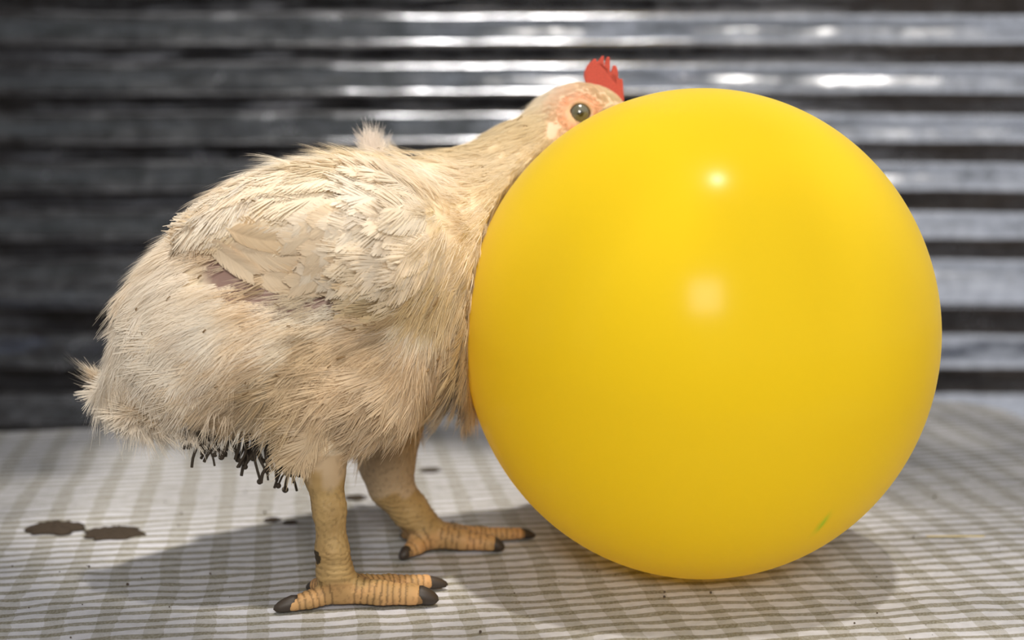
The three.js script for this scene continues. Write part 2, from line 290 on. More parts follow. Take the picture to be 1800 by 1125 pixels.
function headD(x, y, z) {
  const X = x - HEAD.x, Y = y - HEAD.y, Z = z - HEAD.z;
  let d = ell(X, Y, Z, [-0.002, 0, 0], [0.0375, 0.0272, 0.0225], 0.12);
  d = smin(d, ell(X, Y, Z, [0.023, -0.0010, -0.003], [0.023, 0.0190, 0.0155], -0.30), 0.012);
  d = smin(d, ell(X, Y, Z, [-0.018, -0.016, 0.002], [0.024, 0.023, 0.0205]), 0.012);
  return d;
}
const EYE = V(HEAD.x - 0.0006, HEAD.y, HEAD.z + 0.0170);
function bodyD(x, y, z) {
  let d = smin(torsoD(x, y, z), headD(x, y, z), 0.016);
  // eye socket, brow ring, ear lobe
  const ex = x - EYE.x, ey = (y - EYE.y) * 1.12, rr = Math.hypot(ex, ey);
  if (x > 0.02 && z > HEAD.z + 0.005) {
    const ring = Math.hypot(rr - 0.0119, z - EYE.z - 0.0042) - 0.0024; d = smin(d, ring, 0.003);
    d = smin(d, ell(x, y, z, [EAR.x, EAR.y, EAR.z], [0.0095, 0.0075, 0.0045], 0.3), 0.0025);
    d = smax(d, -(Math.hypot(ex, ey, (z - EYE.z)) - 0.0104), 0.0012);
  }
  d = smin(d, footD(x, y, z, legN, toesN), 0.012);
  d = smin(d, footD(x, y, z, legF, toesF), 0.012);
  return smax(d, 0.0025 - bal(x, y, z), 0.004);
}
function surfaceNet(f, lo, hi, h) {
  const N = [0, 1, 2].map((a) => Math.ceil((hi[a] - lo[a]) / h) + 1), [nx, ny, nz] = N, val = new Float32Array(nx * ny * nz);
  const at = (i, j, k) => (k * ny + j) * nx + i;
  for (let k = 0; k < nz; k++) for (let j = 0; j < ny; j++) for (let i = 0; i < nx; i++) val[at(i, j, k)] = f(lo[0] + i * h, lo[1] + j * h, lo[2] + k * h);
  const id = new Int32Array(nx * ny * nz).fill(-1), pos = [], idx = [], nor = [];
  for (let k = 0; k < nz - 1; k++) for (let j = 0; j < ny - 1; j++) for (let i = 0; i < nx - 1; i++) {
    let s = 0, c = 0, X = 0, Y = 0, Z = 0; const q = [];
    for (let b = 0; b < 8; b++) { const w = val[at(i + (b & 1), j + (b >> 1 & 1), k + (b >> 2))]; q.push(w); if (w < 0) s++; }
    if (s === 0 || s === 8) continue;
    for (let b = 0; b < 8; b++) for (const e of [1, 2, 4]) { if (b & e) continue; const v0 = q[b], v1 = q[b | e]; if ((v0 < 0) === (v1 < 0)) continue; const t = v0 / (v0 - v1); X += (b & 1) + (e === 1 ? t : 0); Y += (b >> 1 & 1) + (e === 2 ? t : 0); Z += (b >> 2) + (e === 4 ? t : 0); c++; }
    let x = lo[0] + (i + X / c) * h, y = lo[1] + (j + Y / c) * h, z = lo[2] + (k + Z / c) * h; const e = h * 0.35;
    let gx, gy, gz; for (let it = 0; it < 2; it++) {
      const d = f(x, y, z); gx = f(x + e, y, z) - f(x - e, y, z); gy = f(x, y + e, z) - f(x, y - e, z); gz = f(x, y, z + e) - f(x, y, z - e);
      const l = Math.hypot(gx, gy, gz) || 1; gx /= l; gy /= l; gz /= l;
      if (it === 0) { const m = clamp(d, -h * 0.5, h * 0.5); x -= gx * m; y -= gy * m; z -= gz * m; }
    }
    id[at(i, j, k)] = pos.length / 3; pos.push(x, y, z); nor.push(gx, gy, gz);
  }
  const quad = (a, b, c, d, flip) => { if (a < 0 || b < 0 || c < 0 || d < 0) return; if (flip) idx.push(a, c, b, a, d, c); else idx.push(a, b, c, a, c, d); };
  for (let k = 1; k < nz - 1; k++) for (let j = 1; j < ny - 1; j++) for (let i = 1; i < nx - 1; i++) {
    const v = val[at(i, j, k)] < 0;
    if (v !== val[at(i + 1, j, k)] < 0) quad(id[at(i, j - 1, k - 1)], id[at(i, j, k - 1)], id[at(i, j, k)], id[at(i, j - 1, k)], !v);
    if (v !== val[at(i, j + 1, k)] < 0) quad(id[at(i - 1, j, k - 1)], id[at(i - 1, j, k)], id[at(i, j, k)], id[at(i, j, k - 1)], !v);
    if (v !== val[at(i, j, k + 1)] < 0) quad(id[at(i - 1, j - 1, k)], id[at(i, j - 1, k)], id[at(i, j, k)], id[at(i - 1, j, k)], !v);
  }
  return { pos, nor, idx };
}
const bare = (x, y, z) => z > 0.0 ? Math.exp(-(((x + 0.186) / 0.042) ** 2) - (((y - 0.266 + 0.30 * (x + 0.186)) / 0.019) ** 2)) : 0; // featherless skin below the wing
function skinColor(x, y, z) {
  const n = n3(x * 40, y * 40, z * 40), n1 = n3(x * 160, y * 160, z * 160);
  if (y < 0.135 && !(y > 0.105 && x < -0.17)) { // legs and feet
    const far = z < -0.03 ? 1 : 0;
    footD(x, y, z, far ? legF : legN, far ? toesF : toesN); const groove = last.ring > 0.008 && y < 0.026 && Math.abs(Math.sin(last.ring * Math.PI / 0.0052)) < 0.42;
    let c = [0.36 + 0.05 * n, 0.245 + 0.04 * n, 0.105 + 0.02 * n];
    const pale = far ? sst(y + 0.012 * n, 0.052, 0.062) : sst(y + 0.012 * n, 0.108, 0.118); c = [lerp(c[0], 0.44, pale), lerp(c[1], 0.33, pale), lerp(c[2], 0.21, pale)];
    const toe = 1 - sst(y + 0.008 * n, 0.018, 0.026), pinky = toe * (0.55 + 0.35 * n); c = [lerp(c[0], 0.54, pinky), lerp(c[1], 0.30, pinky), lerp(c[2], 0.13, pinky)];
    let s = groove ? 0.5 : n1 > 0.5 ? 0.80 : 1; // grime in the scales
    const near = !far && Math.hypot((x + 0.159) / 0.004, (y - 0.046) / 0.006, (z - 0.074) / 0.010) < 1; if (near) s = 0.12;
    return [c[0] * s, c[1] * s * 0.96, c[2] * s * 0.9];
  }
  if (x > 0.02) { // face
    const rr = Math.hypot(x - EYE.x, (y - EYE.y) * 1.12), ear = Math.hypot((x - EAR.x) / 0.0105, (y - EAR.y) / 0.0085);
    if (ear < 1 && z > HEAD.z) return [0.74, 0.52, 0.37];
    if (rr < 0.0125) return [0.66 + 0.05 * n1, 0.42 + 0.05 * n1, 0.26];
    const red = rr < 0.021 ? 0.75 + 0.25 * n1 : 0; return [lerp(0.72, 0.62, red), lerp(0.55, 0.24, red), lerp(0.38, 0.11, red)];
  }
  const b = sst(bare(x, y, z), 0.06, 0.22); return [lerp(0.82, 0.31, b), lerp(0.69, 0.20, b), lerp(0.50, 0.165, b)];
}
const chicken = new THREE.Group(); chicken.name = 'chicken'; chicken.position.set(-0.15, 0, -0.02); scene.add(chicken);
tag(chicken, 'cream white hen with a red comb standing behind the yellow balloon', 'chicken');
const inChicken = (o) => { o.position.sub(chicken.position); return o; };
const nets = [
  surfaceNet(bodyD, [-0.40, 0.098, -0.19], [0.032, 0.42, 0.14], 0.0045),
  surfaceNet(bodyD, [0.022, 0.335, -0.160], [0.125, 0.445, -0.062], 0.0017),
  surfaceNet(bodyD, [-0.205, -0.004, 0.010], [-0.05, 0.104, 0.104], 0.0015),
  surfaceNet(bodyD, [-0.150, -0.004, -0.135], [0.03, 0.104, -0.036], 0.0020),
];
{
  const gs = nets.map((n) => {
    const g = new THREE.BufferGeometry(), col = [];
    for (let i = 0; i < n.pos.length; i += 3) col.push(...skinColor(n.pos[i], n.pos[i + 1], n.pos[i + 2]));
    g.setAttribute('position', new THREE.Float32BufferAttribute(n.pos, 3)); g.setAttribute('normal', new THREE.Float32BufferAttribute(n.nor, 3)); g.setAttribute('color', new THREE.Float32BufferAttribute(col, 3)); g.setIndex(n.idx); return g;
  });
  inChicken(mesh('body', mergeGeometries(gs), phys({ vertexColors: true, roughness: 0.62, specularIntensity: 0.6 }), chicken));
}
// claws
{
  const m = std({ color: lin(0.035, 0.024, 0.016), roughness: 0.55 });
  for (const [a, b, r] of [...clawsN, ...clawsF]) {
    const A = V(...a), B = V(...b), dir = B.clone().sub(A).normalize(), L = A.distanceTo(B) + 0.002;
    const g = new THREE.LatheGeometry([[0.0001, -0.3], [0.8, -0.25], [1, 0], [0.93, 0.35], [0.72, 0.68], [0.42, 0.9], [0.0001, 1]].map(([x, y]) => new THREE.Vector2(x * r, y * L)), 16);
    const o = mesh('claw', g, m, chicken); o.position.copy(A); o.quaternion.setFromUnitVectors(V(0, 1, 0), dir); inChicken(o);
    o.position.y = Math.max(o.position.y, r + 0.0022);
  }
}
// eye
{
  const e = new THREE.Group(); e.name = 'eye'; chicken.add(e); e.position.copy(EYE); inChicken(e); e.rotation.set(-0.03, 0.02, 0);
  const g = new THREE.SphereGeometry(0.0102, 48, 32); g.rotateX(Math.PI / 2);
  const p = g.attributes.position, col = [];
  for (let i = 0; i < p.count; i++) {
    const x = p.getX(i) - 0.0006, y = p.getY(i) + 0.0006, z = p.getZ(i), r = Math.hypot(x, y), n = n2(Math.atan2(y, x) * 3, r * 500);
    let c = z < 0 ? [0.55, 0.42, 0.32] : r < 0.0027 ? [0.006, 0.006, 0.006] : r < 0.0084 ? [0.115 + 0.03 * n, 0.112 + 0.028 * n, 0.075 + 0.02 * n] : [0.02, 0.018, 0.015];
    col.push(...c);
  }
  g.setAttribute('color', new THREE.Float32BufferAttribute(col, 3));
  mesh('eyeball', g, phys({ vertexColors: true, roughness: 0.25, clearcoat: 1, clearcoatRoughness: 0.02 }), e);
}
// comb
{
  const pts = [[790, 400], [768, 350], [762, 290], [780, 225], [812, 178], [852, 140], [880, 118], [900, 126], [908, 152], [930, 128], [955, 98], [972, 84], [988, 98], [986, 150], [992, 190], [1004, 140], [1018, 105], [1036, 96], [1054, 110], [1058, 200], [1062, 300], [1076, 240], [1088, 202], [1108, 190], [1130, 204], [1146, 250], [1152, 310], [1150, 400], [1162, 360], [1182, 342], [1202, 356], [1210, 420], [1216, 500], [1222, 575], [1205, 600], [1150, 590], [1080, 540], [950, 500], [860, 450]];
  const s = new THREE.Shape(), k = 1 / 7.03 / 1790;
  const q = pts.map(([x, y]) => [(x - 712) * k + HEAD.x, -(y - 728) * k + HEAD.y]);
  s.moveTo(q[0][0], q[0][1]); s.splineThru(q.slice(1).map(([x, y]) => new THREE.Vector2(x, y)));
  const g = new THREE.ExtrudeGeometry(s, { depth: 0.0022, bevelEnabled: true, bevelThickness: 0.0016, bevelSize: 0.0012, bevelOffset: -0.0012, bevelSegments: 4, curveSegments: 160 });
  g.translate(0, 0, -0.0011 + HEAD.z + 0.0012); g.computeVertexNormals();
  const t = dtex(128, 128, (x, y) => { const v = 1 + 0.18 * n2(x * 0.3, y * 0.3) + 0.1 * n2(x * 0.08, y * 0.08); return [192 * v, 74 * v, 58 * v]; }); t.repeat.set(60, 60);
  inChicken(mesh('comb', g, phys({ map: t, bumpMap: t, bumpScale: 0.0006, roughness: 0.6 }), chicken));
}
// beak, hidden behind the balloon's edge
{
  const g = new THREE.LatheGeometry([[0.0001, 0.024], [0.002, 0.021], [0.0045, 0.014], [0.0075, 0.004], [0.0085, -0.004], [0.0001, -0.004]].map(([x, y]) => new THREE.Vector2(x, y)), 20); g.scale(1, 1, 0.8); g.applyQuaternion(new THREE.Quaternion().setFromUnitVectors(V(0, 1, 0), V(0.72, -0.22, -0.66).normalize()));
  g.translate(HEAD.x + 0.034, HEAD.y - 0.003, HEAD.z - 0.008);
  inChicken(mesh('beak', g, phys({ color: lin(0.60, 0.40, 0.16), roughness: 0.45 }), chicken));
}

// ---------- feathers ----------
function ribbon(pts, wid, nrm) { // flat tapering blade along pts
  const pos = [], nor = [], idx = []; const d = V(), s = V();
  pts.forEach((p, i) => { d.copy(pts[Math.min(i + 1, pts.length - 1)]).sub(pts[Math.max(i - 1, 0)]).normalize(); s.crossVectors(d, nrm).normalize().multiplyScalar(wid[i] / 2); pos.push(p.x - s.x, p.y - s.y, p.z - s.z, p.x + s.x, p.y + s.y, p.z + s.z); nor.push(nrm.x, nrm.y, nrm.z, nrm.x, nrm.y, nrm.z); if (i) { const a = 2 * i - 2; idx.push(a, a + 1, a + 2, a + 1, a + 3, a + 2); } });
  const g = new THREE.BufferGeometry(); g.setAttribute('position', new THREE.Float32BufferAttribute(pos, 3)); g.setAttribute('normal', new THREE.Float32BufferAttribute(nor, 3)); g.setIndex(idx); return g;
}
// vane: length 1 along +y, normal +z. loose 0 = closed vane, 1 = open plume
function feather(seed, { flat = 1, n = 16, w = 0.24, loose = 0.1, curl = 0.12, cup = 0.5, ang = 0.62, seg = 3 }) {
  const r = rng(seed), gs = [], axis = (s) => V(0.03 * Math.sin(s * 3 + seed), s, 0.02 - curl * s * s);
  for (const sd of [-1, 1]) for (let i = 0; i < n; i++) {
    const s = lerp(0.06, 0.985, (i + 0.5) / n), prof = Math.pow(Math.sin(Math.PI * Math.pow(lerp(0.10, 0.97, s), 0.8)), 0.6) * w * (1 + 0.25 * loose * (r() - 0.5) * 2);
    const th = lerp(ang + 0.25, 0.16, Math.pow(s, 1.6)) + (r() - 0.5) * (0.05 + 0.5 * loose), L = prof / Math.max(0.35, Math.sin(th)) * (1 - 0.5 * sst(s, 0.75, 1)), o = axis(s), pts = [], wid = [], sp = 1.0 / n, lift = (r() - 0.5) * 0.16 * loose + 0.03 * r();
    for (let k = 0; k <= seg; k++) {
      const q = k / seg, X = sd * Math.sin(th) * L * q, Y = Math.cos(th) * L * q + 0.10 * L * q * q;
      pts.push(V(o.x + X, o.y + Y, o.z - cup * X * X / w - curl * Y * (s * 2) * 0.6 + lift * q + 0.01 * loose * Math.sin(9 * q + i)));
      wid.push(sp * lerp(1.65, 0.24, loose) * (loose > 0.25 ? 0.7 : 1) * (k === seg ? 0.35 : 1 - 0.3 * q));
    }
    gs.push(ribbon(pts, wid, V((sd * 0.35 + (r() - 0.5) * 0.3) * flat, (r() - 0.5) * 0.3 * flat, 1).normalize()));
  }
  const ax = []; for (let k = 0; k <= 5; k++) ax.push(axis(k / 5 * 0.97).add(V(0, 0, 0.006))); gs.push(ribbon(ax, [0.022, 0.02, 0.017, 0.013, 0.009, 0.003], V(0, 0, 1)));
  return mergeGeometries(gs);
}
function tuft(seed, n, spread, wide, curl) { // hairs from one root, length ~1 along +y
  const r = rng(seed), gs = [];
  for (let i = 0; i < n; i++) {
    const a = (r() - 0.5) * 2 * spread, b = (r() - 0.35) * spread * 0.8, L = 0.55 + 0.55 * r(), x0 = (r() - 0.5) * 0.35, c = (r() - 0.5) * curl, c2 = -curl * (0.2 + 0.5 * r()), pts = [];
    for (let k = 0; k <= 4; k++) { const q = k / 4; pts.push(V(x0 + Math.sin(a) * L * q + c * q * q, Math.cos(a) * L * q - 0.1 * r(), Math.sin(b) * L * q + c2 * q * q)); }
    gs.push(ribbon(pts, [wide, wide * 0.95, wide * 0.8, wide * 0.55, wide * 0.1], V((r() - 0.5) * 0.8, 0, 1).normalize()));
  }
  return mergeGeometries(gs);
}
const plumeM = phys({ color: 0xffffff, roughness: 1, transmission: 0.35, thickness: 0, specularIntensity: 0.2, side: THREE.DoubleSide });
const vaneG = [1, 2, 3, 4].map((s) => feather(s, { n: 46, flat: 0.25, w: 0.27, loose: 0.04, curl: 0.27, cup: 0.30 }));
const softG = [5, 6, 7, 8].map((s) => feather(s, { n: 44, flat: 0.45, w: 0.30, loose: 0.30, curl: 0.16, ang: 0.7 }));
const downG = [9, 10, 11].map((s) => feather(s, { n: 48, flat: 0.6, w: 0.34, loose: 0.62, curl: 0.12, ang: 0.75 }));
const hairG = [12, 13, 14].map((s) => tuft(s, 22, 0.30, 0.015, 0.35));
const wispG = [15, 16, 17].map((s) => tuft(s, 14, 0.22, 0.024, 0.45));
const strayG = tuft(18, 3, 0.25, 0.03, 0.3);
const pools = new Map();
const pool = (name, g) => { const k = name + g.uuid; if (!pools.has(k)) pools.set(k, { name, g, m: [], c: [] }); return pools.get(k); };
const M4 = new THREE.Matrix4();
function plant(name, g, p, dir, nrm, len, wid, color) {
  const y = dir.clone().normalize(), x = V().crossVectors(y, nrm).normalize(), z = V().crossVectors(x, y);
  M4.makeBasis(x.multiplyScalar(wid), y.multiplyScalar(len), z.multiplyScalar(len)).setPosition(p.x - chicken.position.x, p.y, p.z - chicken.position.z);
  const q = pool(name, g); q.m.push(...M4.elements); q.c.push(color[0], color[1], color[2]);
}
// which way the plumage lies, by place on the bird
function comb(p, n) {
  let d;
  const neck = sst(p.x, -0.07, -0.01), tail = 1 - sst(p.x, -0.30, -0.22), low = 1 - sst(p.y, 0.17, 0.27), breast = sst(p.x, -0.12, -0.06) * (1 - sst(p.y, 0.24, 0.30));
  d = V(-1, -0.22, 0.02);
  d.lerp(V(-0.62, -0.75, 0), low * 0.8); d.lerp(V(-0.50, -0.85, 0), tail); d.lerp(V(-0.45, -0.85, 0.1), breast * 0.8); d.lerp(V(-0.82, -0.56, 0.1), neck * (1 - breast));
  const w = lerp(0.16, 0.46, Math.max(low, tail)); d.add(V(w * n3(p.x * 22, p.y * 22, p.z * 22), w * n3(p.x * 22 + 9, p.y * 22, p.z * 22), w * 0.6 * n3(p.x * 22, p.y * 22 + 9, p.z * 22)));
  d.addScaledVector(n, -d.dot(n)).normalize(); return d;
}
const WHITE = [0.95, 0.90, 0.81], CREAM = [0.93, 0.81, 0.64], TAN = [0.84, 0.62, 0.36], OLIVE = [0.76, 0.62, 0.37], SOIL = [0.26, 0.16, 0.07];
const mix3 = (a, b, t) => [lerp(a[0], b[0], t), lerp(a[1], b[1], t), lerp(a[2], b[2], t)];
function plumage(p, r) { // dye and stains of the feathers
  let c = mix3(WHITE, CREAM, clamp(0.5 + 0.6 * n3(p.x * 14, p.y * 14, p.z * 14) + 0.2 * (r - 0.5), 0, 1));
  const wing = Math.exp(-(((p.x + 0.205) / 0.05) ** 2) - (((p.y - 0.30) / 0.028) ** 2)) * (p.z > 0.02 ? 1 : 0); c = mix3(c, TAN, wing * 0.95);
  const st = clamp(0.35 + 1.1 * n3(p.x * 9 + 3, p.y * 9, p.z * 9 + 5), 0, 1); c = mix3(c, OLIVE, st * 0.78 * sst(p.x, -0.25, -0.12));
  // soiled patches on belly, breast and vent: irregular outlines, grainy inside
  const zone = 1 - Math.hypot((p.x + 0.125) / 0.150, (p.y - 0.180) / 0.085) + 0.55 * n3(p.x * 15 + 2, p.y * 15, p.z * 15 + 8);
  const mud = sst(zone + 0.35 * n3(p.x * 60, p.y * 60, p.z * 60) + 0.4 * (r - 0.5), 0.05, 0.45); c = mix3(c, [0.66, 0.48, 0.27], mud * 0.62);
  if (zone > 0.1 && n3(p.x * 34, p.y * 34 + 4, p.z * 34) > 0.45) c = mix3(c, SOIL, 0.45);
  if (p.x > 0.015) { const rr = Math.hypot(p.x - EYE.x, p.y - EYE.y); if (p.z > HEAD.z && rr < 0.030) c = mix3(c, [0.66, 0.27, 0.10], clamp(1.15 - rr / 0.030, 0, 1) * (0.5 + 0.5 * r)); }
  c = mix3(c, [0.92, 0.85, 0.75], 0.7 * (1 - sst(p.x + 0.03 * n3(p.x * 12, p.y * 12, p.z * 12), -0.27, -0.19)) * clamp(0.7 + 0.6 * n3(p.x * 20, p.y * 20, p.z * 20 + 3), 0, 1)); const b = 0.94 + 0.12 * r; return [c[0] * b, c[1] * b, c[2] * b];
}
function sampler(net, seed) {
  const { pos, nor, idx } = net, r = rng(seed), cum = []; let tot = 0; const a = V(), b = V(), c = V();
  const P = (i, v) => v.set(pos[i * 3], pos[i * 3 + 1], pos[i * 3 + 2]);
  for (let i = 0; i < idx.length; i += 3) { P(idx[i], a); P(idx[i + 1], b); P(idx[i + 2], c); tot += b.sub(a).cross(c.sub(a)).length() / 2; cum.push(tot); }
  return { area: tot, next() {
    const t = r() * tot; let lo = 0, hi = cum.length - 1; while (lo < hi) { const m = (lo + hi) >> 1; if (cum[m] < t) lo = m + 1; else hi = m; }
    let u = r(), v = r(); if (u + v > 1) { u = 1 - u; v = 1 - v; } const k = lo * 3, i = idx[k], j = idx[k + 1], l = idx[k + 2], w = 1 - u - v;
    const g = (q) => w * q[0] + u * q[1] + v * q[2];
    return { p: V(g([pos[i * 3], pos[j * 3], pos[l * 3]]), g([pos[i * 3 + 1], pos[j * 3 + 1], pos[l * 3 + 1]]), g([pos[i * 3 + 2], pos[j * 3 + 2], pos[l * 3 + 2]])), n: V(nor[i * 3], nor[i * 3 + 1], nor[i * 3 + 2]).normalize() };
  } };
}
const hitsBalloon = (p, d, len) => bal(p.x, p.y, p.z) < 0.0015 || bal(p.x + d.x * len * 0.6, p.y + d.y * len * 0.6, p.z + d.z * len * 0.6) < 0.001 || bal(p.x + d.x * len, p.y + d.y * len, p.z + d.z * len) < 0.001;
const onWing = (p) => ell(p.x, p.y, p.z, WING.c, [WING.r[0] * 1.02, WING.r[1] * 1.02, WING.r[2] * 1.25], WING.rot) < 0.002;
const legZone = (p) => p.y < 0.163 && p.x > -0.182 && p.x < -0.12 && p.z > 0.02 || p.y < 0.142 || (p.y < 0.156 && p.z < -0.06 && p.x < -0.07);
const pick = (a, r) => a[Math.floor(r() * a.length)];
{
  const s = sampler(nets[0], 101), r = rng(102);
  for (let i = 0; i < 12500; i++) { // contour feathers
    const { p, n } = s.next(); if (legZone(p) || bare(p.x, p.y, p.z) > 0.2 || p.y > 0.385) continue; if (p.z > 0.02 && onWing(p) && p.y < 0.297 && p.x > -0.235 && p.x < -0.150) continue;
    const low = 1 - sst(p.y, 0.20, 0.27), tail = 1 - sst(p.x, -0.30, -0.24), neck = sst(p.x, -0.05, 0.0), soft = Math.max(low, tail);
    const d = comb(p, n), len = lerp(lerp(0.042, 0.040, soft), 0.022, neck) * (0.8 + 0.45 * r());
    if (hitsBalloon(p, d, len)) continue;
    const dir = d.clone().addScaledVector(n, lerp(-0.02, 0.10, soft) + lerp(0.035, 0.10, soft) * r());
    const g = r() < soft ? (r() < 0.5 ? pick(softG, r) : pick(downG, r)) : r() < 0.75 ? pick(vaneG, r) : pick(softG, r);
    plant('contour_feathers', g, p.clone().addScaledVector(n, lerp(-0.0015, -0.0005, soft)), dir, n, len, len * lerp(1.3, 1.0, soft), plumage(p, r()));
  }
  for (let i = 0; i < 20000; i++) { // loose barbs over the softer parts
    const { p, n } = s.next(); if (legZone(p) || onWing(p)) continue;
    const low = 1 - sst(p.y, 0.19, 0.30), tail = 1 - sst(p.x, -0.30, -0.22), neck = sst(p.x, -0.06, 0.0), k = Math.max(low, tail, neck);
    if (bare(p.x, p.y, p.z) > 0.2 && r() > 0.3) continue; if (r() > k * 0.9 + 0.12) continue;
    const d = comb(p, n), len = lerp(0.030, 0.019, neck) * (0.6 + 0.7 * r()); if (hitsBalloon(p, d, len)) continue;
    const dir = d.clone().addScaledVector(n, 0.12 + 0.35 * r() * (1 - neck * 0.6));
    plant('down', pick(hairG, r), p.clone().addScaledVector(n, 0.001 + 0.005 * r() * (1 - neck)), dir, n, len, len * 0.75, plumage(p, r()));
  }
  const h = sampler(nets[1], 103);
  for (let i = 0; i < 5200; i++) { // short head plumage, combed back from the face
    const { p, n } = h.next(); const rr = Math.hypot(p.x - EYE.x, (p.y - EYE.y) * 1.12), ear = Math.hypot((p.x - EAR.x) / 0.0105, (p.y - EAR.y) / 0.0085);
    if (p.z > HEAD.z && (rr < 0.0150 || ear < 1)) continue; if (p.x > 0.101) continue;
    let d = V(-1, -0.30, 0); if (p.z > HEAD.z && rr < 0.03) d.add(V((p.x - EYE.x) / rr * 0.8, (p.y - EYE.y) / rr * 0.5, 0)); if (p.x > 0.07 && p.y > 0.41) d = V(-0.35, 0.9, 0.15);
    d.add(V(0.2 * n3(p.x * 90, p.y * 90, p.z * 90), 0.2 * n3(p.x * 90 + 7, p.y * 90, p.z * 90), 0)); d.addScaledVector(n, -d.dot(n)).normalize();
    const len = lerp(0.0065, 0.013, 1 - sst(p.x, 0.02, 0.05)) * (0.7 + 0.6 * r()) * (rr < 0.022 ? 0.6 : 1); if (hitsBalloon(p, d, len)) continue;
    plant('head_plumage', pick(hairG, r), p.clone(), d.addScaledVector(n, 0.12 + 0.1 * r()), n, len, len * 0.9, plumage(p, r()));
  }
  // hanging fringe and tail wisps
  for (let i = 0; i < 900; i++) {
    const { p, n } = s.next(); const tail = p.x < -0.285 && p.y < 0.25, belly = n.y < -0.25 && p.y < 0.215; if (!tail && !belly) continue; if (legZone(p)) continue;
    const d = V(-0.35 + 0.5 * (r() - 0.5), -0.9, 0.3 * (r() - 0.5) + 0.2 * n.z).normalize(), len = 0.020 + 0.018 * r(); if (hitsBalloon(p, d, len)) continue;
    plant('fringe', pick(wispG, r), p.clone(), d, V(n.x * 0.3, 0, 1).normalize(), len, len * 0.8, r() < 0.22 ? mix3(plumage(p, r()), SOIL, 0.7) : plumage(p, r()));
  }
}
// white plume standing up from the far wing, spiky feathers on the nape
{
  const r = rng(210);
  for (let i = 0; i < 9; i++) plant('contour_feathers', pick(downG, r), V(-0.122 + 0.016 * (r() - 0.5), 0.352 + 0.006 * r(), -0.06 + 0.012 * (r() - 0.5)), V((r() - 0.65) * 0.7, 1, 0.1 * (r() - 0.5)), V(0.2 * (r() - 0.5), -0.1, 1).normalize(), 0.023 + 0.006 * r(), 0.024, [0.90, 0.82, 0.74]);
  for (let i = 0; i < 12; i++) { const t = r(); plant('fringe', strayG, V(lerp(-0.052, -0.022, t), lerp(0.350, 0.362, t), -0.062 + 0.02 * (r() - 0.5)), V(-0.8, 0.35 + 0.5 * r(), 0.1 * (r() - 0.5)), V(0, 0, 1), 0.018 + 0.010 * r(), 0.016, CREAM); }
}
for (const { name, g, m, c } of pools.values()) {
  const o = new THREE.InstancedMesh(g, plumeM, m.length / 16); o.instanceMatrix.array.set(m); o.instanceColor = new THREE.InstancedBufferAttribute(new Float32Array(c), 3);
  o.name = name; o.userData.kind = 'stuff'; o.castShadow = o.receiveShadow = true; chicken.add(o);
}
